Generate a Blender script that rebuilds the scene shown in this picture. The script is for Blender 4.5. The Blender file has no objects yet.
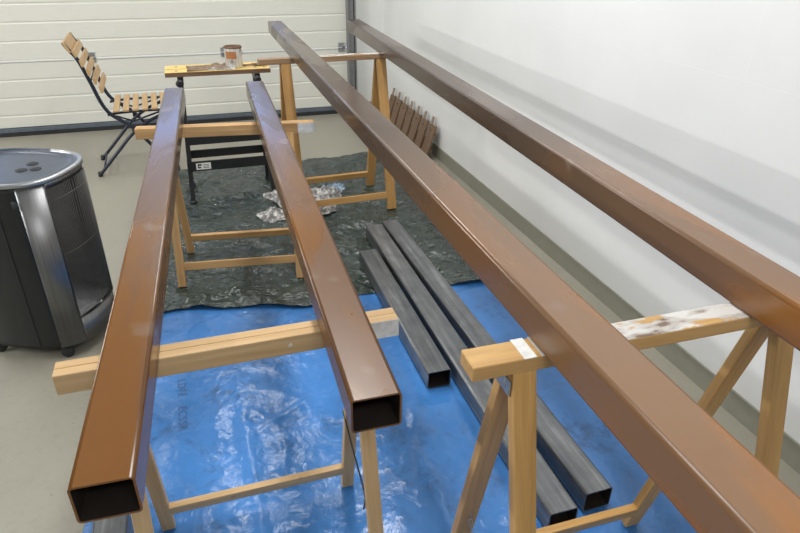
import bpy, bmesh, math, random
from mathutils import Vector, Matrix, noise
random.seed(7)
sc = bpy.context.scene
COL = sc.collection
PI = math.pi

# ------------------------------------------------------------------ materials
def newmat(name):
    m = bpy.data.materials.new(name); m.use_nodes = True
    nt = m.node_tree
    return m, nt, nt.nodes['Principled BSDF']
def N(nt, typ, **kw):
    n = nt.nodes.new(typ)
    for k, v in kw.items():
        if k in n.inputs: n.inputs[k].default_value = v
        else: setattr(n, k, v)
    return n
def L(nt, a, b): nt.links.new(a, b)
def ramp(nt, fac, stops):
    r = nt.nodes.new('ShaderNodeValToRGB')
    while len(r.color_ramp.elements) < len(stops): r.color_ramp.elements.new(0.5)
    for e, (p, c) in zip(r.color_ramp.elements, stops):
        e.position = p; e.color = (*c, 1) if len(c) == 3 else c
    L(nt, fac, r.inputs['Fac']); return r
def coords(nt, scale=(1, 1, 1), kind='Object', rot=(0, 0, 0)):
    t = nt.nodes.new('ShaderNodeTexCoord'); mp = nt.nodes.new('ShaderNodeMapping')
    mp.inputs['Scale'].default_value = scale; mp.inputs['Rotation'].default_value = rot
    oi = nt.nodes.new('ShaderNodeObjectInfo'); ad = N(nt, 'ShaderNodeVectorMath', operation='MULTIPLY_ADD')
    cb = nt.nodes.new('ShaderNodeCombineXYZ')
    for q in 'XYZ': L(nt, oi.outputs['Random'], cb.inputs[q])
    L(nt, cb.outputs[0], ad.inputs[0]); ad.inputs[1].default_value = (7.3, 11.1, 5.7); L(nt, t.outputs[kind], ad.inputs[2])
    L(nt, ad.outputs[0], mp.inputs['Vector']); return mp.outputs['Vector']
def noisetex(nt, vec, scale, detail=4, rough=.55, dist=0):
    n = N(nt, 'ShaderNodeTexNoise', Scale=scale, Detail=detail, Roughness=rough, Distortion=dist)
    L(nt, vec, n.inputs['Vector']); return n
def mixc(nt, fac, a, b):
    m = nt.nodes.new('ShaderNodeMix'); m.data_type = 'RGBA'
    for s, v in (('A', a), ('B', b)):
        sock = [i for i in m.inputs if i.name == s and i.type == 'RGBA'][0]
        if isinstance(v, tuple): sock.default_value = (*v, 1)
        else: L(nt, v, sock)
    if isinstance(fac, float): m.inputs['Factor'].default_value = fac
    else: L(nt, fac, m.inputs['Factor'])
    return [o for o in m.outputs if o.type == 'RGBA'][0]
def bump(nt, bs, h, strength=.3, dist=.01, prev=None):
    b = N(nt, 'ShaderNodeBump', Strength=strength, Distance=dist)
    L(nt, h, b.inputs['Height'])
    if prev is not None: L(nt, prev, b.inputs['Normal'])
    L(nt, b.outputs['Normal'], bs.inputs['Normal']); return b.outputs['Normal']

def plain(name, col, rough=.5, metal=0., var=.12, scale=30, bmp=0.05, spec=.5):
    m, nt, bs = newmat(name)
    v = coords(nt); n = noisetex(nt, v, scale)
    a = tuple(c*(1-var) for c in col); b = tuple(min(1, c*(1+var)) for c in col)
    r = ramp(nt, n.outputs['Fac'], [(.3, a), (.7, b)])
    L(nt, r.outputs['Color'], bs.inputs['Base Color'])
    bs.inputs['Roughness'].default_value = rough; bs.inputs['Metallic'].default_value = metal
    bs.inputs['Specular IOR Level'].default_value = spec
    if bmp: bump(nt, bs, n.outputs['Fac'], bmp, .003)
    return m

def wood(name, light, dark, rough=.55, paint=0., grey=0., axis_scale=(60, 60, 3)):
    """grain runs along the object's own Z axis"""
    m, nt, bs = newmat(name)
    v = coords(nt, axis_scale); n = noisetex(nt, v, 1.0, 5, .6, .6)
    r = ramp(nt, n.outputs['Fac'], [(.3, dark), (.52, tuple((a+b)/2 for a, b in zip(light, dark))), (.72, light)])
    v2 = coords(nt, (9, 9, 1.2)); n2 = noisetex(nt, v2, 1.0, 3)
    c = mixc(nt, ramp(nt, n2.outputs['Fac'], [(.35, (0, 0, 0)), (.7, (.45, .45, .45))]).outputs['Color'], r.outputs['Color'], dark)
    v4 = coords(nt, (1, 1, 1)); kn = N(nt, 'ShaderNodeTexVoronoi', Scale=7.0); L(nt, v4, kn.inputs['Vector'])
    kr = ramp(nt, kn.outputs['Distance'], [(.0, (1, 1, 1)), (.07, (0, 0, 0))])
    c = mixc(nt, kr.outputs['Color'], c, (.13, .06, .03))
    if paint:
        v3 = coords(nt, (1.6, 1.6, .55)); n3 = noisetex(nt, v3, 16, 5, .6, .6)
        k = ramp(nt, n3.outputs['Fac'], [(.47-paint*.1, (0, 0, 0)), (.53-paint*.1, (1, 1, 1))])
        n5 = noisetex(nt, v3, 24, 4, .6)
        pc = ramp(nt, n5.outputs['Fac'], [(.34, (.20, .14, .10)), (.42, (.46, .43, .40)), (.54, (.64, .63, .61))])
        # paint lies on upward faces only
        g = nt.nodes.new('ShaderNodeNewGeometry'); s = nt.nodes.new('ShaderNodeSeparateXYZ'); L(nt, g.outputs['Normal'], s.inputs[0])
        mu = nt.nodes.new('ShaderNodeMath'); mu.operation = 'MULTIPLY'; L(nt, k.outputs['Color'], mu.inputs[0])
        gt = nt.nodes.new('ShaderNodeMath'); gt.operation = 'GREATER_THAN'; L(nt, s.outputs['Z'], gt.inputs[0]); gt.inputs[1].default_value = .6
        so = nt.nodes.new('ShaderNodeTexCoord'); ss = nt.nodes.new('ShaderNodeSeparateXYZ'); L(nt, so.outputs['Object'], ss.inputs[0])
        mz = nt.nodes.new('ShaderNodeMapRange'); mz.inputs['From Min'].default_value = .13; mz.inputs['From Max'].default_value = .22; L(nt, ss.outputs['Z'], mz.inputs['Value'])
        m3 = nt.nodes.new('ShaderNodeMath'); m3.operation = 'MULTIPLY'; L(nt, gt.outputs[0], m3.inputs[0]); L(nt, mz.outputs['Result'], m3.inputs[1])
        L(nt, m3.outputs[0], mu.inputs[1])
        c = mixc(nt, mu.outputs[0], c, pc.outputs['Color'])
    L(nt, c, bs.inputs['Base Color']); bs.inputs['Roughness'].default_value = rough
    bs.inputs['Specular IOR Level'].default_value = .35
    bump(nt, bs, n.outputs['Fac'], .15, .002)
    return m

M = {}
M['pine'] = wood('pine_wood', (.62, .40, .19), (.44, .25, .10))
M['pine_pale'] = wood('pale_pine_wood', (.70, .50, .28), (.52, .34, .16))
M['pine_golden'] = wood('golden_pine_wood', (.68, .42, .15), (.46, .25, .08), .4)
M['pine_painted'] = wood('paint_splashed_pine', (.68, .44, .18), (.46, .27, .10), .45, paint=.55)
M['pine_stained'] = wood('stained_painted_pine', (.40, .26, .15), (.22, .13, .07), .5, paint=.35)
M['pine_brown'] = wood('honey_brown_pine', (.52, .31, .11), (.34, .18, .06), .45)
M['chair_wood'] = wood('oiled_slat_wood', (.60, .42, .22), (.44, .28, .13), .5)
M['slat_dark'] = wood('stained_slat_wood', (.21, .135, .085), (.12, .075, .045), .5)
M['slat_grey'] = wood('weathered_slat_wood', (.36, .29, .22), (.22, .16, .11), .6)
M['bench_wood'] = wood('worn_yellow_plywood', (.80, .60, .20), (.62, .43, .12), .5)
M['bench_edge'] = wood('plywood_edge', (.22, .13, .08), (.12, .07, .04), .6)
M['navy_metal'] = plain('navy_lacquered_steel', (.012, .018, .038), .35)
M['black_metal'] = plain('black_lacquered_steel', (.014, .016, .018), .38)
M['black_plastic'] = plain('black_plastic', (.012, .014, .015), .45)
M['dark_top'] = plain('slate_grey_lid', (.05, .065, .095), .32, var=.05)
M['zinc'] = plain('zinc_plated_steel', (.42, .44, .46), .35, .9)
M['track_grey'] = plain('galvanised_track', (.20, .205, .21), .7, .0)
M['rubber'] = plain('black_rubber_seal', (.02, .023, .026), .6)
M['seal_grey'] = plain('blue_grey_bottom_rail', (.10, .125, .155), .5)
M['white_paint'] = plain('white_wood_primer', (.72, .73, .72), .5, var=.15, scale=60)
M['label_white'] = plain('white_sticker', (.75, .76, .75), .4, var=.03)
M['ink'] = plain('black_ink', (.03, .03, .035), .5)
M['tarp_ink'] = plain('faded_tarp_print', (.022, .062, .145), .5)
M['beige_wall'] = plain('jamb_white', (.74, .76, .74), .6, var=.02)
M['baseboard'] = plain('grey_green_skirting_paint', (.215, .215, .17), .5, var=.05)

def wall_mat():
    m, nt, bs = newmat('white_painted_blockwork')
    v = coords(nt); n = noisetex(nt, v, 2.2, 5)
    r = ramp(nt, n.outputs['Fac'], [(.3, (.72, .735, .735)), (.7, (.77, .78, .775))])
    br = N(nt, 'ShaderNodeTexBrick', **{'Scale': 1.0, 'Mortar Size': .0022, 'Mortar Smooth': .6, 'Brick Width': 1.0, 'Row Height': .52})
    v2 = coords(nt, (1, 1, 1), rot=(PI/2, 0, PI/2))
    tc = nt.nodes.new('ShaderNodeTexCoord'); sp = nt.nodes.new('ShaderNodeSeparateXYZ'); cb = nt.nodes.new('ShaderNodeCombineXYZ')
    L(nt, tc.outputs['Object'], sp.inputs[0]); L(nt, sp.outputs['Y'], cb.inputs['X']); L(nt, sp.outputs['Z'], cb.inputs['Y'])
    L(nt, cb.outputs[0], br.inputs['Vector'])
    br.inputs['Color1'].default_value = (1, 1, 1, 1); br.inputs['Color2'].default_value = (1, 1, 1, 1); br.inputs['Mortar'].default_value = (0, 0, 0, 1)
    k = ramp(nt, br.outputs['Fac'], [(0, (0, 0, 0)), (1, (.15, .15, .15))])
    c = mixc(nt, k.outputs['Color'], r.outputs['Color'], (.90, .90, .89))
    sp2 = N(nt, 'ShaderNodeTexVoronoi', Scale=2.1); L(nt, v, sp2.inputs['Vector'])
    k2 = ramp(nt, sp2.outputs['Distance'], [(.0, (1, 1, 1)), (.008, (0, 0, 0))])
    c = mixc(nt, k2.outputs['Color'], c, (.3, .27, .24))
    L(nt, c, bs.inputs['Base Color']); bs.inputs['Roughness'].default_value = .38; bs.inputs['Specular IOR Level'].default_value = .3
    n2 = noisetex(nt, v, 90, 3); b1 = bump(nt, bs, n2.outputs['Fac'], .06, .002)
    bump(nt, bs, br.outputs['Fac'], .15, .002, b1)
    return m
M['wall'] = wall_mat()
_m, _nt, _bs = newmat('window_glass'); _bs.inputs['Transmission Weight'].default_value = 1; _bs.inputs['Roughness'].default_value = .02; _bs.inputs['Base Color'].default_value = (.95, .97, 1, 1)
M['glass'] = _m

def floor_mat():
    m, nt, bs = newmat('coated_concrete_floor')
    v = coords(nt); n = noisetex(nt, v, 1.3, 6, .6); n2 = noisetex(nt, v, 45, 4, .7)
    r = ramp(nt, n.outputs['Fac'], [(.3, (.25, .24, .195)), (.7, (.32, .305, .25))])
    r2 = ramp(nt, n2.outputs['Fac'], [(.35, (.62, .62, .62)), (.48, (1, 1, 1))])
    mm = nt.nodes.new('ShaderNodeMix'); mm.data_type = 'RGBA'; mm.blend_type = 'MULTIPLY'; mm.inputs['Factor'].default_value = .18
    L(nt, r.outputs['Color'], mm.inputs[6]); L(nt, r2.outputs['Color'], mm.inputs[7])
    vo = N(nt, 'ShaderNodeTexVoronoi', Scale=9.0); L(nt, v, vo.inputs['Vector'])
    k = ramp(nt, vo.outputs['Distance'], [(.0, (.6, .6, .6)), (.05, (0, 0, 0))])
    c = mixc(nt, k.outputs['Color'], mm.outputs[2], (.12, .11, .10))
    L(nt, c, bs.inputs['Base Color'])
    rr = ramp(nt, n.outputs['Fac'], [(.3, (.33, .33, .33)), (.7, (.5, .5, .5))]); L(nt, rr.outputs['Color'], bs.inputs['Roughness'])
    bump(nt, bs, n2.outputs['Fac'], .05, .002)
    return m
M['floor'] = floor_mat()

def door_mat():
    m, nt, bs = newmat('cream_door_panel')
    v = coords(nt, (3, 60, 60)); n = noisetex(nt, v, 4, 4)
    r = ramp(nt, n.outputs['Fac'], [(.3, (.66, .665, .61)), (.7, (.70, .705, .65))])
    L(nt, r.outputs['Color'], bs.inputs['Base Color']); bs.inputs['Roughness'].default_value = .4
    v2 = coords(nt); n2 = noisetex(nt, v2, 120, 3); bump(nt, bs, n2.outputs['Fac'], .12, .001)
    return m
M['door'] = door_mat()

def tarp_mat(name, base, dirt, dirtiness, rough, crease, spec=.5, scale=9.):
    m, nt, bs = newmat(name)
    v = coords(nt); warp = noisetex(nt, v, 5, 3)
    # warp the coordinates so the creases wander
    sub = N(nt, 'ShaderNodeVectorMath', operation='MULTIPLY_ADD'); L(nt, warp.outputs['Color'], sub.inputs[0])
    sub.inputs[1].default_value = (.25, .25, .25); L(nt, v, sub.inputs[2])
    v1 = N(nt, 'ShaderNodeTexVoronoi', Scale=scale); v1.feature = 'F1'; L(nt, sub.outputs[0], v1.inputs['Vector'])
    v2 = N(nt, 'ShaderNodeTexVoronoi', Scale=scale*2.7); L(nt, sub.outputs[0], v2.inputs['Vector'])
    n = noisetex(nt, v, 7, 6, .62, .6); n3 = noisetex(nt, v, 30, 4, .6)
    big = noisetex(nt, v, 2.2, 3)
    a = tuple(c*.8 for c in base); b = tuple(min(1, c*1.2) for c in base)
    col = ramp(nt, big.outputs['Fac'], [(.35, a), (.65, b)]).outputs['Color']
    mk = nt.nodes.new('ShaderNodeMath'); mk.operation = 'MULTIPLY'
    k1 = ramp(nt, n.outputs['Fac'], [(.5, (0, 0, 0)), (.68, (1, 1, 1))]); k2 = ramp(nt, n3.outputs['Fac'], [(.42, (0, 0, 0)), (.62, (1, 1, 1))])
    L(nt, k1.outputs['Color'], mk.inputs[0]); L(nt, k2.outputs['Color'], mk.inputs[1])
    mk2 = nt.nodes.new('ShaderNodeMath'); mk2.operation = 'MULTIPLY'; L(nt, mk.outputs[0], mk2.inputs[0]); mk2.inputs[1].default_value = dirtiness
    col = mixc(nt, mk2.outputs[0], col, dirt)
    L(nt, col, bs.inputs['Base Color']); bs.inputs['Roughness'].default_value = rough; bs.inputs['Specular IOR Level'].default_value = spec
    b1 = bump(nt, bs, v1.outputs['Distance'], crease, .02)
    b2 = bump(nt, bs, v2.outputs['Distance'], crease*.6, .008, b1)
    bump(nt, bs, n.outputs['Fac'], crease*.9, .02, b2)
    return m
M['blue_tarp'] = tarp_mat('blue_polyethylene_sheet', (.048, .185, .48), (.03, .07, .15), .7, .22, .32, scale=7.)
M['green_tarp'] = tarp_mat('dark_green_polyethylene_sheet', (.023, .037, .030), (.085, .10, .09), .3, .22, 1.15, spec=.8, scale=10.)

def tube_paint(nm, nd, nw):
    m, nt, bs = newmat(nm)
    g = nt.nodes.new('ShaderNodeTexCoord')
    v = coords(nt, (1, .22, 1))
    n = noisetex(nt, v, 7, 3, .45, .5)
    k = ramp(nt, n.outputs['Fac'], [(.46, (0, 0, 0)), (.56, (1, 1, 1))])       # wet coat
    # the coat thins towards the far end (object y runs along the tube)
    sp = nt.nodes.new('ShaderNodeSeparateXYZ'); L(nt, g.outputs['Object'], sp.inputs[0])
    mr = nt.nodes.new('ShaderNodeMapRange'); mr.inputs['From Min'].default_value = .75; mr.inputs['From Max'].default_value = 2.0
    L(nt, sp.outputs['Y'], mr.inputs['Value'])
    dry = mixc(nt, mr.outputs['Result'], nd, (.060, .038, .026))
    wet = mixc(nt, mr.outputs['Result'], nw, (.070, .042, .027))
    c = mixc(nt, k.outputs['Color'], dry, wet)
    n4 = noisetex(nt, coords(nt), 7, 2, .4); k4 = ramp(nt, n4.outputs['Fac'], [(.69, (0, 0, 0)), (.73, (.45, .45, .45))])
    c = mixc(nt, k4.outputs['Color'], c, (.22, .16, .12))
    L(nt, c, bs.inputs['Base Color'])
    rr = ramp(nt, k.outputs['Color'], [(0, (.32, .32, .32)), (1, (.20, .20, .20))]); L(nt, rr.outputs['Color'], bs.inputs['Roughness'])
    n2 = noisetex(nt, v, 16, 3); b1 = bump(nt, bs, n2.outputs['Fac'], .10, .004)
    bump(nt, bs, k.outputs['Color'], .08, .002, b1)
    bs.inputs['IOR'].default_value = 1.62
    return m
M['tube_paint'] = tube_paint('wet_brown_paint', (.125, .055, .018), (.180, .072, .014))
M['tube_paint_sheen'] = tube_paint('brown_paint_wall_sheen', (.215, .112, .050), (.28, .115, .026))  # same brown paint, colour lightened to stand in for the white wall's reflection
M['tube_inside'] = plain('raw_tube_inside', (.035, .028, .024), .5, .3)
def raw_steel():
    m, nt, bs = newmat('raw_rolled_steel')
    v = coords(nt, (30, 1.5, 30)); n = noisetex(nt, v, 1.4, 6, .65)
    v2 = coords(nt); n2 = noisetex(nt, v2, 14, 5)
    r = ramp(nt, n.outputs['Fac'], [(.3, (.09, .097, .105)), (.55, (.18, .188, .195)), (.75, (.34, .345, .35))])
    c = mixc(nt, ramp(nt, n2.outputs['Fac'], [(.4, (0, 0, 0)), (.7, (.4, .4, .4))]).outputs['Color'], r.outputs['Color'], (.06, .063, .07))
    L(nt, c, bs.inputs['Base Color']); bs.inputs['Metallic'].default_value = .55; bs.inputs['Roughness'].default_value = .36
    bump(nt, bs, n.outputs['Fac'], .06, .001)
    return m
M['raw_steel'] = raw_steel()
def brushed():
    m, nt, bs = newmat('stainless_cabinet_steel')
    v = coords(nt, (80, 80, 2)); n = noisetex(nt, v, 1.5, 4)
    r = ramp(nt, n.outputs['Fac'], [(.3, (.19, .195, .20)), (.7, (.25, .255, .26))]); L(nt, r.outputs['Color'], bs.inputs['Base Color'])
    bs.inputs['Metallic'].default_value = .95; bs.inputs['Roughness'].default_value = .38
    return m
M['steel'] = brushed()
M['ceramic'] = plain('sooty_burner_plate', (.28, .25, .22), .7, var=.35, scale=14)
M['recess'] = plain('dark_recess', (.13, .125, .115), .5, .3)
def can_mat():
    m, nt, bs = newmat('paint_smeared_tin')
    v = coords(nt, (18, 18, 8)); n = noisetex(nt, v, 1.6, 4, .6, .5)
    r = ramp(nt, n.outputs['Fac'], [(.36, (.20, .09, .04)), (.45, (.55, .53, .50)), (.62, (.70, .70, .69))])
    L(nt, r.outputs['Color'], bs.inputs['Base Color']); bs.inputs['Roughness'].default_value = .35; bs.inputs['Metallic'].default_value = .2
    return m
M['can'] = can_mat()
M['can_label'] = plain('orange_brown_label', (.40, .17, .06), .5)
M['brown_liquid'] = plain('brown_paint_liquid', (.10, .045, .02), .12)
def paper_mat():
    m, nt, bs = newmat('printed_newspaper')
    v = coords(nt); n = noisetex(nt, v, 22, 5, .7, .6); n2 = noisetex(nt, coords(nt, (1, 6, 1)), 60, 3, .7)
    r = ramp(nt, n.outputs['Fac'], [(.42, (.03, .033, .04)), (.50, (.28, .27, .26)), (.58, (.68, .67, .65))])
    r2 = ramp(nt, n2.outputs['Fac'], [(.45, (.30, .29, .28)), (.55, (.72, .71, .69))])
    c = mixc(nt, .28, r.outputs['Color'], r2.outputs['Color'])
    L(nt, c, bs.inputs['Base Color']); bs.inputs['Roughness'].default_value = .7
    return m
M['paper'] = paper_mat()
M['cardboard'] = plain('stained_cardboard', (.20, .14, .09), .75, var=.35, scale=25)

# ------------------------------------------------------------------ helpers
def tag(o, label=None, cat=None, group=None, kind=None):
    if label: o['label'] = label
    if cat: o['category'] = cat
    if group: o['group'] = group
    if kind: o['kind'] = kind
    return o
def thing(name, label, cat, loc=(0, 0, 0), rz=0., group=None):
    o = bpy.data.objects.new(name, None); COL.objects.link(o)
    o.location = loc; o.rotation_euler = (0, 0, rz); o.empty_display_size = .05
    return tag(o, label, cat, group)
def obj(name, bm, mat, parent=None, mtx=None, smooth=False):
    me = bpy.data.meshes.new(name); bm.normal_update(); bm.to_mesh(me); bm.free()
    for q in (mat if isinstance(mat, (list, tuple)) else [mat]): me.materials.append(q)
    if smooth:
        for p in me.polygons: p.use_smooth = True
    o = bpy.data.objects.new(name, me); COL.objects.link(o)
    if parent is not None: o.parent = parent
    if mtx is not None: o.matrix_local = mtx
    return o
def boxbm(sx, sy, sz, c=(0, 0, 0), bev=.0, bm=None, mi=0):
    b = bm or bmesh.new()
    t = bmesh.new()
    bmesh.ops.create_cube(t, size=1, matrix=Matrix.Translation(c) @ Matrix.Diagonal((sx, sy, sz, 1)))
    if bev: bmesh.ops.bevel(t, geom=t.edges[:], offset=bev, segments=2, profile=.5, affect='EDGES')
    for f in t.faces: f.material_index = mi
    me = bpy.data.meshes.new('tmp'); t.to_mesh(me); t.free(); b.from_mesh(me); bpy.data.meshes.remove(me)
    return b
def frame(p0, p1, up=(0, 1, 0)):
    """matrix with Z along p0->p1, Y as near as possible to up, origin at p0"""
    p0 = Vector(p0); z = (Vector(p1)-p0).normalized(); u = Vector(up)
    x = u.cross(z).normalized(); y = z.cross(x)
    m = Matrix((x, y, z)).transposed().to_4x4(); m.translation = p0
    return m
def bar(name, p0, p1, wx, wy, mat, parent=None, up=(0, 1, 0), bev=.002):
    l = (Vector(p1)-Vector(p0)).length
    return obj(name, boxbm(wx, wy, l, (0, 0, l/2), bev), mat, parent, frame(p0, p1, up))
def tube_path(bm, pts, r, seg=8, closed=False):
    pts = [Vector(p) for p in pts]; rings = []
    n = len(pts); prevx = None
    for i, p in enumerate(pts):
        if closed: d = (pts[(i+1) % n]-pts[i-1])
        else: d = (pts[min(i+1, n-1)]-pts[max(i-1, 0)])
        d.normalize()
        if prevx is None:
            a = Vector((0, 0, 1)) if abs(d.z) < .9 else Vector((0, 1, 0)); x = a.cross(d).normalized()
        else: x = (prevx - d*prevx.dot(d)).normalized()
        prevx = x; y = d.cross(x)
        rings.append([bm.verts.new(p + r*(math.cos(2*PI*k/seg)*x + math.sin(2*PI*k/seg)*y)) for k in range(seg)])
    m = n if closed else n-1
    for i in range(m):
        a, b = rings[i], rings[(i+1) % n]
        for k in range(seg):
            f = bm.faces.new((a[k], a[(k+1) % seg], b[(k+1) % seg], b[k])); f.smooth = True
    if not closed:
        bm.faces.new(rings[0][::-1]); bm.faces.new(rings[-1])
    return bm
def smooth_path(pts, k=4):
    P = [Vector(p) for p in pts]; out = []
    for i in range(len(P)-1):
        p0, p1, p2, p3 = P[max(i-1, 0)], P[i], P[i+1], P[min(i+2, len(P)-1)]
        for j in range(k):
            t = j/k
            out.append(.5*((2*p1)+(-p0+p2)*t+(2*p0-5*p1+4*p2-p3)*t*t+(-p0+3*p1-3*p2+p3)*t**3))
    out.append(P[-1]); return out
def lathe(bm, prof, seg=24, c=(0, 0, 0), mi=0):
    rings = []
    for r, z in prof:
        rings.append([bm.verts.new((c[0]+r*math.cos(2*PI*k/seg), c[1]+r*math.sin(2*PI*k/seg), c[2]+z)) for k in range(seg)])
    for a, b in zip(rings, rings[1:]):
        for k in range(seg):
            f = bm.faces.new((a[k], a[(k+1) % seg], b[(k+1) % seg], b[k])); f.smooth = True; f.material_index = mi
    for ring, flip in ((rings[0], True), (rings[-1], False)):
        if (prof[0] if flip else prof[-1])[0] > 1e-5:
            f = bm.faces.new(ring[::-1] if flip else ring); f.material_index = mi
    return bm

# ------------------------------------------------------------------ camera
FPX = 620.86; yaw, pitch, roll, H = .3192, .4976, .0125, 1.4335
fw = Vector((math.sin(yaw)*math.cos(pitch), math.cos(yaw)*math.cos(pitch), -math.sin(pitch)))
r0 = Vector((math.cos(yaw), -math.sin(yaw), 0)); u0 = r0.cross(fw)
r_ = math.cos(roll)*r0 + math.sin(roll)*u0; u_ = -math.sin(roll)*r0 + math.cos(roll)*u0
cam = bpy.data.cameras.new('camera'); co = bpy.data.objects.new('camera', cam); COL.objects.link(co)
mm = Matrix((r_, u_, -fw)).transposed().to_4x4(); mm.translation = (0, 0, H); co.matrix_world = mm
cam.sensor_width = 36; cam.lens = FPX*36/800; cam.clip_start = .02
sc.camera = co

# ------------------------------------------------------------------ setting
W, D = 1.5863, 5.3568
XL, YN, HC = -5.5, -1.6, 2.9
b = bmesh.new(); boxbm(W+.1-XL, D+.3-YN, .1, ((W+.1+XL)/2, (D+.3+YN)/2, -.05), bm=b)
tag(obj('floor', b, M['floor']), 'grey beige coated concrete floor', kind='structure')
b = boxbm(.12, D+.3-YN, HC, (W+.06, (D+.3+YN)/2, HC/2))
tag(obj('wall_right', b, M['wall']), kind='structure')
b = boxbm(.008, D-YN, .0854, (W-.004, (D+YN)/2, .0427), .001)
tag(obj('baseboard_right', b, M['baseboard']), kind='structure')
# back wall strip between door track and corner
b = boxbm(W-1.305, .1, HC, ((W+1.305)/2, D+.05, HC/2)); tag(obj('wall_back', b, M['beige_wall']), kind='structure')
b = boxbm(W-1.35-.008, .008, .085, ((W+1.35)/2-.004, D-.004, .0425), .001); tag(obj('baseboard_back', b, M['baseboard']), kind='structure')
b = boxbm(.1, D+.3-YN, HC, (XL-.05, (D+.3+YN)/2, HC/2)); tag(obj('wall_left', b, plain('grey_left_wall', (.16, .16, .16), .7)), kind='structure')
b = boxbm(W+.1-XL, .1, HC, ((W+.1+XL)/2, YN-.05, HC/2)); tag(obj('wall_front', b, plain('grey_front_wall', (.5, .5, .49), .7)), kind='structure')
b = boxbm(W+.1-XL, D+.3-YN, .1, ((W+.1+XL)/2, (D+.3+YN)/2, HC+.05)); tag(obj('ceiling', b, plain('white_ceiling', (.55, .55, .55), .8)), kind='structure')
b = boxbm(-4.5-XL, .1, HC, ((-4.5+XL)/2, D+.05, HC/2)); tag(obj('wall_far_left', b, M['beige_wall']), kind='structure')
b = boxbm(5.9, .1, HC-2.55, (-1.6, D+.05, (HC+2.55)/2)); tag(obj('wall_lintel', b, M['beige_wall']), kind='structure')
# sectional garage door: one ribbed panel mesh per section, seams in between
door = bpy.data.objects.new('door_1', None); COL.objects.link(door); door.location = (-1.6, D, 0); tag(door, 'cream ribbed sectional garage door', kind='structure')
def panel(z0, z1, ribs):
    bm = bmesh.new(); prof = [(0.0, z0+.004), (-.0, z0+.004)]
    prof = [(.012, z0), (.0, z0+.006)]
    for r in ribs: prof += [(.0, r-.009), (.003, r-.003), (.003, r+.003), (.0, r+.009)]
    prof += [(.0, z1-.006), (.012, z1)]
    xs = (-2.9, 2.90)
    va = [[bm.verts.new((x, y, z)) for (y, z) in prof] for x in xs]
    vb = [[bm.verts.new((x, .045, z)) for z in (z0, z1)] for x in xs]
    for i in range(len(prof)-1): bm.faces.new((va[0][i], va[1][i], va[1][i+1], va[0][i+1]))
    bm.faces.new((vb[0][1], vb[1][1], vb[1][0], vb[0][0]))
    bm.faces.new((va[0][0], vb[0][0], vb[1][0], va[1][0])); bm.faces.new((va[0][-1], va[1][-1], vb[1][1], vb[0][1]))
    o = obj('door_panel', bm, M['door'], door); return o
panel(.062, .546, (.155, .285, .415)); panel(.554, 1.04, (.685, .815, .94)); panel(1.048, 1.32, (1.17,)); panel(1.70, 2.03, (1.80, 1.92)); panel(2.038, 2.55, (2.16, 2.29, 2.41))
for xa, xb_ in ((-2.9, -2.5), (-1.9, -1.5), (-.9, -.5), (.1, .85), (1.50, 1.85), (2.35, 2.90)):
    obj('door_panel', boxbm(xb_-xa, .045, .38, ((xa+xb_)/2, .0225, 1.51)), M['door'], door)
for xa, xb_ in ((-2.5, -1.9), (-1.5, -.9), (-.5, .1), (.85, 1.50), (1.85, 2.35)):
    obj('door_pane', boxbm(xb_-xa, .004, .38, ((xa+xb_)/2, .03, 1.51)), M['glass'], door)
b = boxbm(5.765, .014, .014, (-.018, .001, .55), .003); obj('door_seam_highlight', b, M['label_white'], door)  # white strip stands in for the bright highlight along the panel gap
b = boxbm(5.765, .05, .030, (-.018, .012, .047), .002); obj('bottom_rail', b, M['seal_grey'], door)
b = boxbm(5.765, .045, .034, (-.018, .014, .017), .004); obj('rubber_seal', b, M['rubber'], door)
def hinge(x, z=.553):
    bm = boxbm(.052, .006, .033, (x+1.6, -.004, z+.024), .001)
    boxbm(.052, .006, .033, (x+1.6, -.004, z-.016), .001, bm=bm)
    t = tube_path(bm, [(x+1.6-.03, -.01, z+.002), (x+1.6+.03, -.01, z+.002)], .006)
    for dx in (-.016, .016):
        for dz in (-.018, .026): lathe(bm, [(.004, 0), (.004, .004)], 8, (x+1.6+dx, -.010, z+dz-.002))
    obj('door_hinge', bm, M['zinc'], door)
for x in (-2.66, -1.69, -.705, .268, 1.225): hinge(x)
# vertical track
bm = boxbm(.05, .05, 2.5, (1.300, D-.028, 1.25), .002); boxbm(.008, .07, 2.5, (1.336, D-.038, 1.25), .001, bm=bm)
boxbm(.006, .07, 2.5, (1.274, D-.038, 1.25), .001, bm=bm)
tag(obj('trim_1', bm, M['track_grey']), 'grey vertical door track at the corner', kind='structure')

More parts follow.
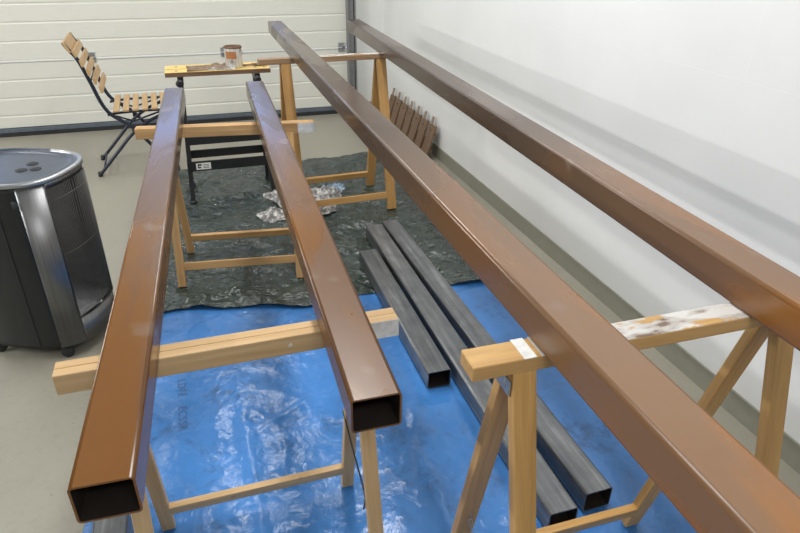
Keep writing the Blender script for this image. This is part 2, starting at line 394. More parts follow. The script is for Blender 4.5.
# ------------------------------------------------------------------ tarps
def ridge(p, s, seed):
    return 1-abs(noise.noise(Vector((p[0]*s+seed, p[1]*s-seed, seed*.37))))*2
keep = []      # (x0,x1,y0,y1,height of the sheet there) kept flat under heavy things
def sheet(name, edge, z0, amp, seeds, mat, label, folds=(), res=.014, flat=True):
    """edge(s,t) maps the unit square to the floor"""
    bm = bmesh.new(); n0 = edge(0, 0); 
    lx = (Vector(edge(1, .5))-Vector(edge(0, .5))).length; ly = (Vector(edge(.5, 1))-Vector(edge(.5, 0))).length
    nx, ny = int(lx/res), int(ly/res); g = []
    for j in range(ny+1):
        row = []
        for i in range(nx+1):
            x, y = edge(i/nx, j/ny)
            q = (x+.05*noise.noise(Vector((x*3, y*3, 5.))), y+.05*noise.noise(Vector((x*3, y*3, 9.))))
            h = 0
            for s, a, sd, pw in seeds: h += a*max(0, ridge(q, s, sd))**pw
            for (ax, ay, bx, by, w, a) in folds:
                d = Vector((bx-ax, by-ay)); tt = max(0, min(1, ((x-ax)*d.x+(y-ay)*d.y)/d.length_squared))
                wob = .02*noise.noise(Vector((x*6, y*6, 3)))
                dd = (Vector((x-ax, y-ay))-d*tt).length + wob
                h += a*math.exp(-(dd/w)**2)*math.sin(PI*min(1, max(0, tt*1.0+.001)))**.5
            fac = 1.
            for (x0, x1, y0, y1) in keep:
                dx = max(x0-x, 0, x-x1); dy = max(y0-y, 0, y-y1); dd = math.hypot(dx, dy)
                fac = min(fac, min(1, max(0, dd-.004)/.05))
            row.append(bm.verts.new((x, y, z0 + amp*h*(fac*.97+.0))))
        g.append(row)
    for j in range(ny):
        for i in range(nx): bm.faces.new((g[j][i], g[j][i+1], g[j+1][i+1], g[j+1][i])).smooth = True
    o = obj(name, bm, mat); tag(o, label, 'tarp')
    return o
# ------------------------------------------------------------------ steel tubes
TW, TH = .0872, .0701
def steel_tube(p0, length, ang, label, mats, group=None, th=.0035, pitch_=0., name='square_steel_tube', TW=TW, TH=TH):
    """p0 = left bottom corner of the near end; local +Y runs along the tube"""
    bm = bmesh.new(); r = .007; seg = 4
    def ring(y, inset):
        vs = []; h = inset; R = max(r-inset, .002)
        for cx, cz, a0 in ((TW-h-R, TH-h-R, 0), (h+R, TH-h-R, PI/2), (h+R, h+R, PI), (TW-h-R, h+R, 3*PI/2)):
            for k in range(seg+1):
                a = a0+k*PI/2/seg; vs.append(bm.verts.new((cx+R*math.cos(a), y, cz+R*math.sin(a))))
        return vs
    o0, o1, i0, i1 = ring(0, 0), ring(length, 0), ring(0, th), ring(length, th)
    n = len(o0)
    for k in range(n):
        j = (k+1) % n
        flat = (k % (seg+1)) == seg
        for q, mi in (((o0[k], o1[k], o1[j], o0[j]), 0), ((i0[j], i1[j], i1[k], i0[k]), 1), ((o0[j], i0[j], i0[k], o0[k]), 0), ((o1[k], i1[k], i1[j], o1[j]), 0)):
            f = bm.faces.new(q); f.material_index = mi; f.smooth = (mi == 0 and not flat and q[0] in (o0[k],))
    bmesh.ops.recalc_face_normals(bm, faces=bm.faces[:])
    o = obj(name, bm, mats); o.location = p0; o.rotation_euler = (pitch_, 0, ang)
    return tag(o, label, 'steel tube', group)
BR = [M['tube_paint'], M['tube_inside']]; BD = [M['tube_paint_sheen'], M['tube_inside']]
HL, HR = .6912, .8430
def xat(x, t, y): return x+t*(y-2.5)
steel_tube((xat(-.1626, .0434, .704), .704, HL), 2.47, -.0434, 'brown painted square tube, leftmost, passing beside the gas heater', BR, 'brown painted tubes on the trestles')
steel_tube((xat(.2235, .0305, .763), .763, HL), 2.46, -.0305, 'brown painted square tube, second from the left, open end above the blue tarp', BR, 'brown painted tubes on the trestles')
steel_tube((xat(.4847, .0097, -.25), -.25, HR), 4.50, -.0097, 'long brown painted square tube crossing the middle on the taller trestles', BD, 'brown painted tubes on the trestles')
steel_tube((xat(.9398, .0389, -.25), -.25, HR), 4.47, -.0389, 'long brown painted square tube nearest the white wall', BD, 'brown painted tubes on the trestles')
RS = [M['raw_steel'], M['tube_inside']]
ZF = .006
steel_tube((.6372, 1.6035, ZF), .975, -.0083, 'short bare grey steel tube lying leftmost of the three on the tarps', RS, 'bare steel tubes on the tarps')
steel_tube((.740, .948, ZF), 1.90, -.006, 'bare dark steel tube lying between two others on the tarps', RS, 'bare steel tubes on the tarps')
steel_tube((.869, .978, ZF), 1.90, .011, 'bare dark steel tube lying nearest the wall on the tarps', RS, 'bare steel tubes on the tarps')
steel_tube((-.412, .62, ZF), .68, -.01, 'bare steel tube on the blue tarp below the leftmost brown tube', RS, 'bare steel tubes on the tarps')
keep += [(-.225, -.14, 1.45, 1.98), (.62, .74, 1.58, 2.60), (.735, .845, .93, 2.87), (.845, .97, .95, 2.90), (-.43, -.31, .6, 1.32)]

# ------------------------------------------------------------------ trestles
def bolt(parent, p, axis='y', r=.008):
    bm = lathe(bmesh.new(), [(r*1.5, 0), (r*1.5, .002), (r, .002), (r, .006), (r*.5, .008)], 12)
    m = Matrix.Translation(p) @ (Matrix.Rotation(PI/2, 4, 'X') if axis == 'y' else Matrix.Rotation(PI/2, 4, 'Y'))
    return obj('bolt', bm, M['zinc'], parent, m)
def trestle_low(loc, rz, label, Lh, foot_l, foot_r, s=.173, white_end=None, h=HL, mat='pine_pale'):
    """folding trestle: two leg frames, each with an upright board along the top"""
    t = thing('sawhorse', label, 'trestle', (loc[0], loc[1], 0), rz, 'wooden trestles carrying the tubes')
    bh = .045; mt = M[mat]
    for sg in (-1, 1):
        bar('top_board', (-Lh, sg*.0122, h-bh/2), (Lh, sg*.0122, h-bh/2), bh, .0235, mt, t, up=(0, 1, 0))
    # bar() lays the long side along X; the board stands on its edge
    for sg in (-1, 1):
        for fx, inn in ((foot_l, 1), (foot_r, -1)):
            top = (fx+inn*.0, sg*.018, h-bh+.004); fl = math.hypot(s, h)
            fz = .0095
            leg = bar('leg', (fx, sg*s, fz), top, .034, .022, M['pine'] if mat == 'pine_golden' else mt, t)
            keep_pt(t, fx, sg*s)
        zr = .098; k = 1-(zr/(h-bh))
        yr = sg*(.018+(s-.018)*k)
        bar('cross_rail', (foot_l+.016, yr, zr), (foot_r-.016, yr, zr), .034, .018, mt, t, up=(0, sg*.97, .24))
    if white_end:
        a, b_ = white_end
        bm = boxbm(b_-a, .001, bh*.95, ((a+b_)/2, -.0247, h-bh/2))
        tag(obj('paint_mark', bm, M['white_paint'], t), 'white paint on the beam end')
    return t
def keep_pt(t, lx, ly):
    c, s_ = math.cos(t.rotation_euler.z), math.sin(t.rotation_euler.z)
    X = t.location.x+c*lx-s_*ly; Y = t.location.y+s_*lx+c*ly
    keep.append((X-.03, X+.03, Y-.03, Y+.03))
tr1 = trestle_low((.0125, 1.0984), 0.0, 'pale pine folding trestle standing on the blue tarp, nearest on the left', .341, -.2405, .2535, white_end=(.265, .341))
bm = tube_path(bmesh.new(), smooth_path([(.236, .17*.55+.01, .35), (.24, .02, .29), (.243, -.075, .24), (.2535-.02, -.10, .215)], 4), .0022, 6)
tag(obj('cord', bm, M['black_plastic'], tr1), 'thin dark cord between the legs')
bar('cable_staple', (.1, -.0245, .668), (.108, -.0245, .672), .006, .002, M['white_paint'], tr1)
trestle_low((.1104, 2.7291), -.1311, 'pine folding trestle on the green tarp under the two left brown tubes', .372, -.262, .262, white_end=(.30, .372), h=HL, mat='pine')
def trestle_high(loc, rz, label, Lh, foot_l, foot_r, s=.205, h=HR, chain=False, mat='pine_painted', leg='pine_golden', lw=.042):
    t = thing('sawhorse', label, 'trestle', (loc[0], loc[1], 0), rz, 'wooden trestles carrying the tubes')
    bt = .028
    bar('top_beam', (-Lh, 0, h-bt/2), (Lh, 0, h-bt/2), bt, .052, M[mat], t, up=(0, 1, 0), bev=.003)
    for sg in (-1, 1):
        for fx in (foot_l, foot_r):
            bar('leg', (fx, sg*s, .0095), (fx+(.0 if sg < 0 else .0), sg*.014+(.0), h-bt-.001), lw, .022, M[leg], t)
            keep_pt(t, fx, sg*s)
        zr = .090; k = 1-zr/(h-bt); yr = sg*(.014+(s-.014)*k)
        bar('cross_rail', (foot_l+.018, yr, zr), (foot_r-.018, yr, zr), .036, .02, M[leg], t, up=(0, sg*.97, .23))
    for fx in (foot_l, foot_r):
        bm = boxbm(.003, .05, .03, (fx-.0235 if fx < 0 else fx+.0235, 0, h-bt-.03), .001); obj('hinge_plate', bm, M['zinc'], t)
        bolt(t, (fx+(-.026 if fx < 0 else .026), 0, h-bt-.03), 'x')
    if chain:
        bm = bmesh.new(); a = Vector((foot_l, .125, .33)); c = Vector((foot_l+.012, -.11, .40)); n = 34
        for i in range(n):
            u = (i+.5)/n; p = a.lerp(c, u); p.z -= .20*4*u*(1-u)
            u2 = u+.01; q = a.lerp(c, u2); q.z -= .20*4*u2*(1-u2); d = (q-p).normalized()
            sd = Vector((1, 0, 0)) if i % 2 else d.cross(Vector((1, 0, 0))).normalized()
            loop = [p+d*(.0085*math.cos(k*PI/4))+sd*(.0045*math.sin(k*PI/4)) for k in range(8)]
            tube_path(bm, loop, .0013, 5, True)
        obj('chain', bm, M['zinc'], t)
    return t
tr3 = trestle_high((.7079, .7072), -.0174, 'golden pine trestle with paint-splashed top, nearest, standing by the white wall', .36, -.268, .262, chain=True)
bm = boxbm(.022, .0535, .0012, (-.262, 0, HR+.0002)); boxbm(.012, .0535, .0012, (-.236, 0, HR+.0002), bm=bm)
tag(obj('paint_mark', bm, M['white_paint'], tr3), 'white paint stripes across the beam')
trestle_high((.728, 3.3664), .0406, 'golden pine trestle at the far end of the long tubes by the garage door', .40, -.262, .258, lw=.052, mat='pine_stained', leg='pine_brown')

# ------------------------------------------------------------------ gas heater
def heater():
    c0 = Vector((-.648, 2.377)); ang = math.atan2(-.41, .91)
    t = thing('gas_heater', 'black and stainless steel portable gas cabinet heater standing on castors at the left', 'heater', (c0.x, c0.y, 0), ang)
    A, B, n_ = .215, .187, 2.7; Z0, Z1 = .055, .685
    def P(a, k=1.): 
        ca, sa = math.cos(a), math.sin(a)
        return Vector((k*A*math.copysign(abs(ca)**(2/n_), ca), k*B*math.copysign(abs(sa)**(2/n_), sa), 0))
    def wallstrip(a0, a1, zs, k=1., seg=24, thick=.006, mat=None, name='x', smooth=True):
        bm = bmesh.new(); g = []; gi = []
        for i in range(seg+1):
            a = a0+(a1-a0)*i/seg
            g.append([bm.verts.new(P(a, k)+Vector((0, 0, z))) for z in zs]); gi.append([bm.verts.new(P(a, k-thick/.2)+Vector((0, 0, z))) for z in zs])
        for i in range(seg):
            for j in range(len(zs)-1):
                bm.faces.new((g[i][j], g[i+1][j], g[i+1][j+1], g[i][j+1])).smooth = True
                bm.faces.new((gi[i][j+1], gi[i+1][j+1], gi[i+1][j], gi[i][j])).smooth = True
            bm.faces.new((g[i][0], gi[i][0], gi[i+1][0], g[i+1][0])); bm.faces.new((g[i][-1], g[i+1][-1], gi[i+1][-1], gi[i][-1]))
        for gg, hh in ((g[0], gi[0]), (gi[-1], g[-1])):
            for j in range(len(zs)-1): bm.faces.new((gg[j], gg[j+1], hh[j+1], hh[j]))
        return obj(name, bm, mat, t)
    af = math.radians(60)      # where steel front meets the black shell
    wallstrip(af, 2*PI-af, (Z0, Z0+.02, Z1-.02, Z1), 1., 60, mat=M['black_plastic'], name='rear_shell')
    # vertical groove in shell
    a = 2*PI-math.radians(80); p = P(a, 1.005)
    bar('shell_joint', (p.x, p.y, Z0+.01), (p.x, p.y, Z1-.01), .004, .004, M['rubber'], t)
    bm = lathe(bmesh.new(), [(.016, 0), (.014, .002), (.0, .0022)], 16)
    a = 2*PI-math.radians(64); p = P(a, 1.002); obj('side_grip', bm, M['rubber'], t, Matrix.Translation((p.x, p.y, Z1-.06)) @ Matrix.Rotation(PI/2, 4, 'X'))
    ao = math.radians(29)      # half opening
    wallstrip(-af, -ao, (Z0, Z1), 1.0, 12, mat=M['steel'], name='steel_side')
    wallstrip(ao, af, (Z0, Z1), 1.0, 12, mat=M['steel'], name='steel_side')
    wallstrip(-ao, ao, (Z0, .155), 1.0, 24, mat=M['steel'], name='steel_lower_front')
    wallstrip(-ao, ao, (Z1-.02, Z1), 1.0, 24, mat=M['steel'], name='steel_upper_front')
    # recess behind guard
    q0, q1 = P(-ao, .97), P(ao, .97); xb = .03
    bm = bmesh.new()
    for vs in (((q0.x, q0.y, .155), (q0.x, q0.y, Z1-.02), (xb, q0.y*.7, Z1-.02), (xb, q0.y*.7, .155)),
               ((xb, q0.y*.7, .155), (xb, q0.y*.7, Z1-.02), (xb, q1.y*.7, Z1-.02), (xb, q1.y*.7, .155)),
               ((xb, q1.y*.7, .155), (xb, q1.y*.7, Z1-.02), (q1.x, q1.y, Z1-.02), (q1.x, q1.y, .155))):
        bm.faces.new([bm.verts.new(v) for v in vs])
    obj('recess', bm, M['recess'], t)
    for k in range(3):
        bm = boxbm(.012, .15, .12, (xb+.02, 0, .30+k*.135), .003); obj('burner_plate', bm, M['ceramic'], t)
    # sloped tray, a folded bright plate
    bm = bmesh.new(); pts = [(q0.x, q0.y, .156), (.205, 0, .156), (q1.x, q1.y, .156), (xb+.005, q1.y*.7, .23), (xb+.005, q0.y*.7, .23)]
    bm.faces.new([bm.verts.new(v) for v in pts]); obj('reflector_tray', bm, M['steel'], t)
    # wire guard
    bm = bmesh.new(); nw = 34
    for i in range(nw+1):
        a = -ao+2*ao*i/nw; p = P(a, 1.02)
        tube_path(bm, [(p.x, p.y, .155), (p.x, p.y, Z1-.02)], .0009, 4)
    for z in (.20, .42, .62):
        tube_path(bm, [P(-ao+2*ao*i/16, 1.015)+Vector((0, 0, z)) for i in range(17)], .0013, 4)
    obj('wire_guard', bm, M['recess'], t)
    # lid: steel rim and sunken slate top
    bm = bmesh.new(); seg = 64
    prof = [(1.0, Z1-.002), (1.03, Z1), (1.035, Z1+.010), (1.01, Z1+.015), (.97, Z1+.014), (.955, Z1+.008)]
    R = [[bm.verts.new(P(2*PI*k/seg, s)+Vector((0, 0, z))) for k in range(seg)] for s, z in prof]
    for r1, r2 in zip(R, R[1:]):
        for k in range(seg): bm.faces.new((r1[k], r1[(k+1) % seg], r2[(k+1) % seg], r2[k])).smooth = True
    rim_o = obj('lid_rim', bm, [M['zinc'], M['dark_top']], t)
    for p in rim_o.data.polygons:
        if p.center.x < .03: p.material_index = 1
    bm = bmesh.new(); prof = [(.96, Z1+.008), (.93, Z1+.010), (.86, Z1+.011), (.83, Z1+.006), (.80, Z1+.005)]
    R = [[bm.verts.new(P(2*PI*k/seg, s)+Vector((0, 0, z))) for k in range(seg)] for s, z in prof]
    for r1, r2 in zip(R, R[1:]):
        for k in range(seg): bm.faces.new((r1[k], r1[(k+1) % seg], r2[(k+1) % seg], r2[k])).smooth = True
    bm.faces.new(R[-1]); obj('lid', bm, M['dark_top'], t)
    ci, si = math.cos(-ang), math.sin(-ang)
    for wx, wy in ((-.605, 2.335), (-.562, 2.336), (-.581, 2.398)):
        dx, dy = wx-c0.x, wy-c0.y; lx, ly = ci*dx-si*dy, si*dx+ci*dy
        bm = lathe(bmesh.new(), [(.020, 0), (.019, .002), (.012, .003), (.011, .005), (.0, .005)], 20)
        obj('control_knob', bm, M['rubber'], t, Matrix.Translation((lx, ly, Z1+.005)))
    # castors
    bm = boxbm(.33, .30, .012, (-.01, 0, Z0-.004), .004); obj('base_plate', bm, M['black_plastic'], t)
    for lx in (-.14, .13):
        for ly in (-.145, .145):
            bm = bmesh.new(); lathe(bm, [(.0, -.011), (.02, -.011), (.023, -.006), (.023, .006), (.02, .011), (.0, .011)], 16)
            w = obj('castor', bm, M['rubber'], t, Matrix.Translation((lx, ly, .0235)) @ Matrix.Rotation(PI/2, 4, 'X') @ Matrix.Rotation(.3, 4, 'Y'))
            bm = boxbm(.026, .034, .012, (lx, ly, .047), .003); obj('castor_mount', bm, M['black_plastic'], t)
    return t
heater()

# ------------------------------------------------------------------ folding chair (side profile in x,z; local origin at world x=-.42)
def chair():
    ox, oy = -.42, 4.42
    t = thing('folding_chair', 'folding garden chair with light wooden slats and navy steel frame by the garage door', 'chair', (ox, oy, 0), .04)
    hw = .20
    def rail(name, pts, r=.011, ys=(-hw, hw), k=5):
        for y in ys:
            bm = tube_path(bmesh.new(), smooth_path([(x-ox, y, z) for x, z in pts], k), r, 8); obj(name, bm, M['navy_metal'], t)
    back = [(-.700, .832), (-.678, .792), (-.642, .735), (-.600, .60), (-.565, .475), (-.528, .405), (-.466, .352), (-.41, .305), (-.305, .165), (-.185, .012)]
    rail('back_frame', back, .0115)
    rail('rear_leg', [(-.17, .392), (-.24, .365), (-.33, .325), (-.43, .255), (-.545, .135), (-.662, .012)], .0105, ys=(-hw+.024, hw-.024))
    rail('seat_rail', [(-.545, .392), (-.48, .400), (-.35, .404), (-.22, .402), (-.13, .400)], .008, ys=(-hw+.022, hw-.022))
    # back slats: along y
    for i in range(6):
        u = i/5; x = -.690+u*.125; z = .815-u*.262
        if i == 0: x, z = -.700, .800
        d = Vector((.22 if i > 1 else .45, 0, -1)).normalized()
        wdt = .066 if i == 0 else .042
        bm = boxbm(.014, .445, wdt, (0, 0, 0), .003)
        nrm = Vector((d.z, 0, -d.x)); nrm = -nrm
        m = Matrix((nrm, (0, 1, 0), Vector(nrm).cross(Vector((0, 1, 0))))).transposed().to_4x4()
        m.translation = Vector((x-ox, 0, z)) + nrm*.016
        bm2 = bmesh.new(); bm.free(); bm = boxbm(.014, wdt, .445, (0, 0, 0), .003)     # grain along local Z
        m2 = Matrix((nrm, d, nrm.cross(d))).transposed().to_4x4(); m2.translation = m.translation; bm2.free()
        obj('back_slat', bm, M['chair_wood'], t, m2)
    for i in range(7):
        x = -.490+i*.0565; bar('seat_slat', (x-ox, -.215, .4195), (x-ox, .215, .4195), .036, .014, M['chair_wood'], t, up=(0, 0, 1), bev=.003)
    for (x, z) in ((-.60, .60), (-.245, .09), (-.63, .05)):
        bm = tube_path(bmesh.new(), [(x-ox, -hw+.02, z), (x-ox, hw-.02, z)], .0065, 8); obj('cross_rod', bm, M['navy_metal'], t)
    for y in (-hw+.012, hw-.012):
        bm = lathe(bmesh.new(), [(.016, -.006), (.016, .006)], 14); obj('pivot', bm, M['navy_metal'], t, Matrix.Translation((-.405-ox, y, .29)) @ Matrix.Rotation(PI/2, 4, 'X'))
        # folding strut between seat front and leg cross
        bm = tube_path(bmesh.new(), [(-.50-ox, y, .385), (-.40-ox, y, .345), (-.24-ox, y, .392)], .006, 8); obj('strut', bm, M['navy_metal'], t)
    for x, y in ((-.185, -hw), (-.185, hw), (-.662, -hw+.024), (-.662, hw-.024)):
        bm = lathe(bmesh.new(), [(.014, 0), (.014, .03)], 10, (x-ox, y, .001)); obj('foot_cap', bm, M['rubber'], t)
chair()

# ------------------------------------------------------------------ portable workbench
def workbench():
    ox, oy = .14, 3.72
    t = thing('workbench', 'folding portable workbench with worn yellow wooden top and black steel frame', 'workbench', (ox, oy, 0), .0)
    zt = .745
    for y0, y1, nm in ((3.618, 3.712, 'near'), (3.722, 3.83, 'far')):
        l = .56; bm = boxbm(.024, y1-y0, l, (0, 0, l/2), .0015)
        m = frame((-.28, (y0+y1)/2-oy, zt-.012), (.28, (y0+y1)/2-oy, zt-.012), (0, 1, 0)); o = obj('jaw', bm, [M['bench_wood'], M['bench_edge']], t, m)
        for p in o.data.polygons:
            if abs(p.normal.y) > .7: p.material_index = 1
    # row of dog holes: dark plugs in the jaws
    for x in (-.22, -.12, .2, .25):
        for y in (3.665, 3.78):
            bm = lathe(bmesh.new(), [(.008, 0), (.008, .0008)], 12, (x, y-oy, zt+.0001)); obj('dog_hole', bm, M['rubber'], t)
    for sx in (-1, 1):
        x = sx*.205+(.0)
        bar('jaw_bracket', (x, -.10, zt-.045), (x, .12, zt-.045), .03, .038, M['black_metal'], t, up=(0, 0, 1))
        bm = lathe(bmesh.new(), [(.006, 0), (.006, .03), (.019, .03), (.021, .045), (.012, .055)], 14)
        obj('crank_knob', bm, M['black_plastic'], t, Matrix.Translation((x-.005, -.10, zt-.05)) @ Matrix.Rotation(PI/2, 4, 'X'))
        bar('upper_leg', (x, -.06, zt-.06), (sx*.225, -.10, .24), .024, .030, M['black_metal'], t)
        bar('upper_leg', (x, .07, zt-.06), (sx*.225, .10, .24), .024, .030, M['black_metal'], t)
        bar('foot_leg', (sx*.225, -.095, .26), (sx*.235, -.138, .012), .026, .030, M['black_metal'], t)
        bar('foot_leg', (sx*.225, .095, .26), (sx*.235, .16, .012), .026, .030, M['black_metal'], t)
        for y in (-.138, .16):
            bm = lathe(bmesh.new(), [(.02, 0), (.022, .012), (.016, .02)], 12, (sx*.235, y, .007)); obj('rubber_foot', bm, M['rubber'], t)
            keep_pt(t, sx*.235, y)
    # step: front panel, tread with a toothed rear edge
    bm = boxbm(.47, .006, .058, (0, -.122, .224), .001); st = obj('step_panel', bm, M['black_metal'], t)
    bm = boxbm(.082, .001, .038, (-.150, -.1255, .223)); lb = tag(obj('label_sticker', bm, M['label_white'], st), 'small white sticker with black print')
    bm = boxbm(.020, .0006, .010, (-.170, -.1263, .232)); boxbm(.016, .0006, .008, (-.172, -.1263, .216), bm=bm); boxbm(.006, .0006, .024, (-.179, -.1263, .224), bm=bm)
    for k in range(3): boxbm(.034, .0006, .003, (-.136, -.1263, .214+k*.009), bm=bm)
    obj('printing', bm, M['ink'], lb)
    bm = boxbm(.43, .05, .006, (0, -.085, .388), .001); boxbm(.43, .006, .045, (0, -.109, .368), .001, bm=bm)
    for k in range(11): boxbm(.018, .04, .008, (-.20+k*.04, -.080, .394), .001, bm=bm)
    obj('tool_rail', bm, M['black_metal'], t)
    bm = boxbm(.44, .006, .05, (0, .12, .22), .001); obj('rear_panel', bm, M['black_metal'], t)
workbench()
# things on the workbench
bm = bmesh.new(); R = .047; Hc = .112
lathe(bm, [(R-.001, 0), (R, .002), (R, .102)], 28)
can = thing('paint_tin', 'small round paint tin smeared with brown, standing on the workbench', 'paint tin', (.232, 3.70, .7462))
bm.faces.ensure_lookup_table(); bmesh.ops.delete(bm, geom=[bm.faces[-1]], context='FACES'); obj('tin_body', bm, M['can'], can)
bm = lathe(bmesh.new(), [(R-.004, .092), (R-.004, .109), (R, .112), (R+.0025, .110), (R+.0025, .104), (R, .102)], 28); bm.faces.ensure_lookup_table(); bmesh.ops.delete(bm, geom=bm.faces[-2:], context='FACES'); obj('tin_rim', bm, M['bench_edge'], can)
bm = bmesh.new(); seg = 10
va = []
for k in range(seg+1):
    a = math.radians(-150+k*75/seg); va.append([bm.verts.new(((R+.0008)*math.cos(a), (R+.0008)*math.sin(a), z)) for z in (.05, .088)])
for k in range(seg): bm.faces.new((va[k][0], va[k+1][0], va[k+1][1], va[k][1]))
obj('tin_label', bm, M['can_label'], can)
bm = lathe(bmesh.new(), [(R-.005, 0), (.0, .0)], 24, (0, 0, .094)); obj('paint', bm, M['brown_liquid'], can)
bm = tube_path(bmesh.new(), [( (R+.004)*math.cos(a), (R+.004)*math.sin(a), .09-.045*math.sin((a+.4)*1.0) if 0 < a < PI else .09) for a in [k*PI/14 for k in range(15)]], .0013, 5)
obj('wire_handle', bm, M['zinc'], can)
def irregular_sheet(name, cx, cy, z, lx, ly, rz, mat, label, cat, amp=.004, seed=1, th=.0025):
    bm = bmesh.new(); nx, ny = 22, 12; g = []
    for j in range(ny+1):
        row = []
        for i in range(nx+1):
            u, v = i/nx-.5, j/ny-.5
            e = 1+.22*noise.noise(Vector((u*4+seed, v*4, seed)))
            x, y = u*lx*e, v*ly*e
            row.append(bm.verts.new((x, y, th+amp*abs(noise.noise(Vector((x*18+seed, y*18, 2)))))))
        g.append(row)
    for j in range(ny):
        for i in range(nx): bm.faces.new((g[j][i], g[j][i+1], g[j+1][i+1], g[j+1][i])).smooth = True
    r = bmesh.ops.extrude_face_region(bm, geom=bm.faces[:])
    vs = [v for v in r['geom'] if isinstance(v, bmesh.types.BMVert)]
    for v in vs: v.co.z = .0
    bmesh.ops.recalc_face_normals(bm, faces=bm.faces[:])
    o = obj(name, bm, mat); o.location = (cx, cy, z); o.rotation_euler = (0, 0, rz); return tag(o, label, cat)
irregular_sheet('cardboard_scrap', .115, 3.71, .7462, .27, .13, .15, M['cardboard'], 'paint-stained brown cardboard scrap lying on the workbench left of the tin', 'cardboard', .016, 3)
irregular_sheet('cardboard_scrap', .155, 3.655, .7462, .15, .05, -.05, M['paper'], 'pale paper scrap at the front edge of the workbench', 'paper', .004, 8)
def brush(x, y, z, rz, label):
    t = thing('paint_brush', label, 'paint brush', (x, y, z), rz)
    bm = bmesh.new(); pr = [(-.10, .006), (-.06, .008), (-.02, .006), (0, .012), (.01, .013)]
    rings = [[bm.verts.new((px, w*math.cos(a), .008+.55*w*math.sin(a))) for a in [k*PI/4 for k in range(8)]] for px, w in pr]
    for a, b2 in zip(rings, rings[1:]):
        for k in range(8): bm.faces.new((a[k], a[(k+1) % 8], b2[(k+1) % 8], b2[k])).smooth = True
    bm.faces.new(rings[0]); bm.faces.new(rings[-1][::-1]); obj('handle', bm, M['bench_edge'], t)
    obj('ferrule', boxbm(.022, .028, .012, (.02, 0, .008), .002), M['zinc'], t)
    obj('bristles', boxbm(.034, .030, .009, (.046, 0, .008), .003), M['cardboard'], t)
brush(.345, 3.70, .7462, .1, 'paint brush lying on the workbench right of the tin')

# ------------------------------------------------------------------ slatted wooden panel leaning on the wall
def slat_panel():
    t = thing('slatted_panel', 'dark brown slatted wooden panel leaning against the white wall', 'wooden panel', (1.50, 4.45, 0))
    for k in range(7):
        y = 3.985-4.45+k*.153
        bar('slat', (-.030, y-.01, .002), (.052, y+.005, .236), .112, .016, M['slat_dark'], t, up=(1, 0, -.35)).matrix_local
        bar('back_stave', (.005, y+.045, .010), (.067, y+.045, .285), .026, .010, M['slat_grey'], t, up=(1, 0, -.3))
        bm = lathe(bmesh.new(), [(.006, 0), (.004, .003)], 10)
        obj('bolt', bm, M['rubber'], t, frame((.0395-.008, y+.003, .205), (-.05, y+.003, .235), (0, 1, 0)))
    for z, x in ((.07, .013), (.19, .042)):
        bar('batten', (x, -.53, z), (x, .53, z), .02, .012, M['slat_dark'], t, up=(1, 0, -.3))
slat_panel()
# scrap of wood on top of the back skirting
o = bar('wood_offcut', (1.40, D-.03, .095), (1.455, D-.03, .082), .03, .018, M['pine'], None); 
o.location = (1.40, D-.02, .016); o.rotation_euler = (0, PI/2, .25); tag(o, 'small orange wood offcut lying beside the door track', 'offcut')

# ------------------------------------------------------------------ crumpled paper on the green tarp
def crumple(cx, cy, lx, ly, rz, h, seed, label):
    bm = bmesh.new(); nx, ny = max(18, int(lx/.008)), max(18, int(ly/.008)); g = []
    for j in range(ny+1):
        row = []
        for i in range(nx+1):
            u, v = i/nx-.5, j/ny-.5
            e = 1+.35*noise.noise(Vector((u*3.5+seed, v*3.5-seed, seed)))
            x, y = u*lx*e, v*ly*e
            rr = max(0, 1-(2*max(abs(u), abs(v)))**3)
            z = .35*max(0, 1-abs(noise.noise(Vector((x*16+seed, y*16, seed))))*3.2)+.4*max(0, 1-abs(noise.noise(Vector((x*34, y*34+seed, seed))))*2.6)+.25*noise.noise(Vector((x*70, y*70, seed)))+.3
            row.append(bm.verts.new((x+.006*noise.noise(Vector((x*50, y*50, 1))), y+.006*noise.noise(Vector((x*50, y*50, 7))), max(.001, h*1.3*z*(.2+.8*rr)))))
        g.append(row)
    for j in range(ny):
        for i in range(nx): bm.faces.new((g[j][i], g[j][i+1], g[j+1][i+1], g[j+1][i]))
    o = obj('crumpled_newspaper', bm, M['paper']); o.location = (cx, cy, .014); o.rotation_euler = (0, 0, rz); return tag(o, label, 'newspaper', 'crumpled papers on the green tarp')
crumple(.475, 3.47, .26, .30, .3, .05, 1.3, 'crumpled newspaper with grey print behind the second brown tube, largest in the heap')
crumple(.66, 3.46, .20, .18, -.2, .04, 5.1, 'crumpled newspaper sheet at the right of the heap under the far trestle')
crumple(.56, 3.24, .26, .14, .2, .045, 9.7, 'crumpled newspaper in front of the far trestle rail')
crumple(.32, 3.24, .16, .16, .5, .035, 12.2, 'small crumpled newspaper lying alone left of the second brown tube')
crumple(.74, 3.56, .12, .10, .1, .03, 17.9, 'small bluish crumpled paper scrap beside the far trestle leg').data.materials[0] = plain('blue_printed_paper', (.30, .42, .55), .6, var=.5, scale=40)

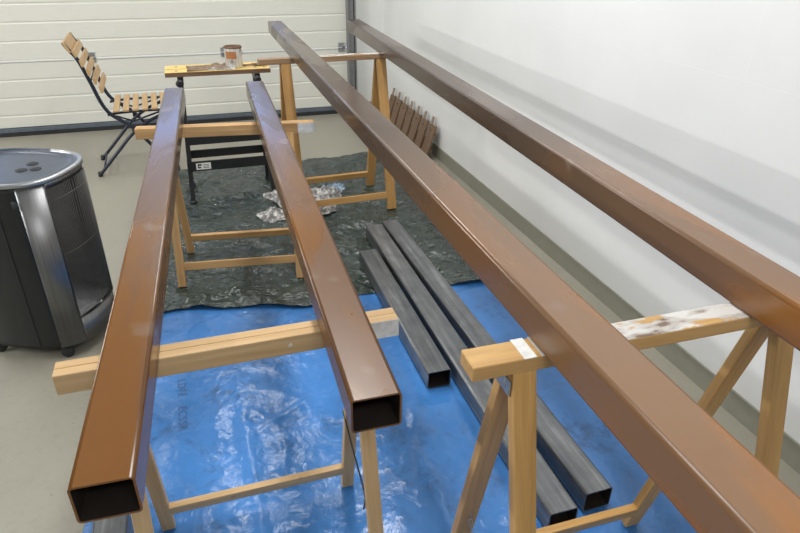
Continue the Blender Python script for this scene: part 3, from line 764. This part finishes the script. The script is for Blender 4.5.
# ------------------------------------------------------------------ tarps (built last, kept flat under the feet)
def blue_edge(s, t):
    y = .15+t*2.35
    xl = -.475+max(0, (y-1.2))*.19 + .012*math.sin(y*7); xr = 1.205+.012*math.sin(y*5+1)
    return (xl+(xr-xl)*s, y+.01*math.sin(s*9))
def green_edge(s, t):
    yn = 2.345 - .10*s + .035*math.sin(s*11+.4) + .012*math.sin(s*29); yf = 4.17+.02*math.sin(s*8)
    if s < .12: yn += (.12-s)*.2
    y = yn+(yf-yn)*t
    xl = -.275+.012*math.sin(y*6)+max(0, y-3.2)*.05; xr = 1.27+.02*math.sin(y*4)
    return (xl+(xr-xl)*s, y)
sheet('tarpaulin', blue_edge, .0015, 1., [(2.2, .006, 1.7, 3), (6., .004, 4.2, 4), (14., .0015, 8.8, 3)], M['blue_tarp'],
      'bright blue plastic tarp spread on the floor in the foreground',
      folds=[(.02, .9, .0, 1.9, .012, .008), (.55, .5, .50, 1.45, .012, .009), (.42, 1.2, .60, 1.6, .014, .010), (-.2, 1.0, -.17, 2.2, .012, .006), (.3, .55, .75, .75, .02, .012), (-.05, 1.55, .45, 1.75, .010, .007)])
sheet('tarpaulin', green_edge, .0065, 1., [(2.6, .012, 3.1, 2), (6., .010, 6.6, 3), (15., .006, 2.9, 2), (30., .003, 12.9, 2)], M['green_tarp'],
      'dark green crinkled plastic tarp spread behind the blue one',
      folds=[(-.25, 3.58, .40, 3.58, .03, .022), (.45, 2.95, 1.25, 3.02, .035, .025), (-.2, 2.47, .35, 2.42, .02, .012), (.05, 2.40, .14, 2.75, .02, .015), (.80, 2.75, 1.2, 2.45, .025, .018), (.30, 3.1, .62, 3.02, .03, .02)])
# printed lettering on the blue tarp, running along the tube
blue = bpy.data.objects['tarpaulin']
def word(body, y):
    cu = bpy.data.curves.new('tarp_print', 'FONT'); cu.body = body; cu.size = .040; cu.space_character = 1.15
    to = bpy.data.objects.new('tmp_text', cu); COL.objects.link(to)
    dg = bpy.context.evaluated_depsgraph_get(); me = bpy.data.meshes.new_from_object(to.evaluated_get(dg))
    COL.objects.unlink(to); bpy.data.objects.remove(to)
    o = bpy.data.objects.new('printed_word', me); COL.objects.link(o); me.materials.clear(); me.materials.append(M['tarp_ink'])
    o.parent = blue; o.location = (-.200, y, .0021); o.rotation_euler = (0, 0, -PI/2)
word('LDPE', 1.92); word('ECSSR', 1.77)

# ------------------------------------------------------------------ light
def area(name, loc, size, power, col, target=None, sy=None):
    l = bpy.data.lights.new(name, 'AREA'); l.energy = power; l.color = col; l.size = size
    if sy: l.shape = 'RECTANGLE'; l.size_y = sy
    o = bpy.data.objects.new(name, l); COL.objects.link(o); o.location = loc
    d = Vector(target or (loc[0], loc[1], 0))-Vector(loc)
    o.rotation_euler = d.to_track_quat('-Z', 'Y').to_euler(); return o
WC = (1, .985, .96)
area('ceiling_lamp_left', (-4.0, 1.8, 2.6), 2.4, 72, WC, (0, 1.8, .5), .10)
area('wall_lamp_far_left', (-5.2, 2.4, 1.75), 2.4, 62, WC, (0, 2.4, .8), .10)
area('ceiling_lamp_centre', (.6, 2.2, 2.86), .3, 52, WC, (.6, 2.2, 0), 2.2)
area('ceiling_lamp_far', (-1.8, 3.8, 2.86), .3, 34, WC, (-1.4, 4.0, 0), 1.2)
area('added_tarp_glint_lamp', (.05, 4.5, 2.86), .4, 17, WC, (.05, 4.3, 0), .6)  # unseen lamp added to give the blue tarp its glints
area('ceiling_lamp_behind', (.3, -1.0, 2.7), 1.2, 22, WC, (.3, 1.6, .4), .3)
w = bpy.data.worlds.new('world'); sc.world = w; w.use_nodes = True
bg = w.node_tree.nodes['Background']; bg.inputs['Color'].default_value = (.35, .52, 1.0, 1); bg.inputs['Strength'].default_value = 3.2
sc.view_settings.view_transform = 'Standard'; sc.view_settings.look = 'None'; sc.view_settings.exposure = 0
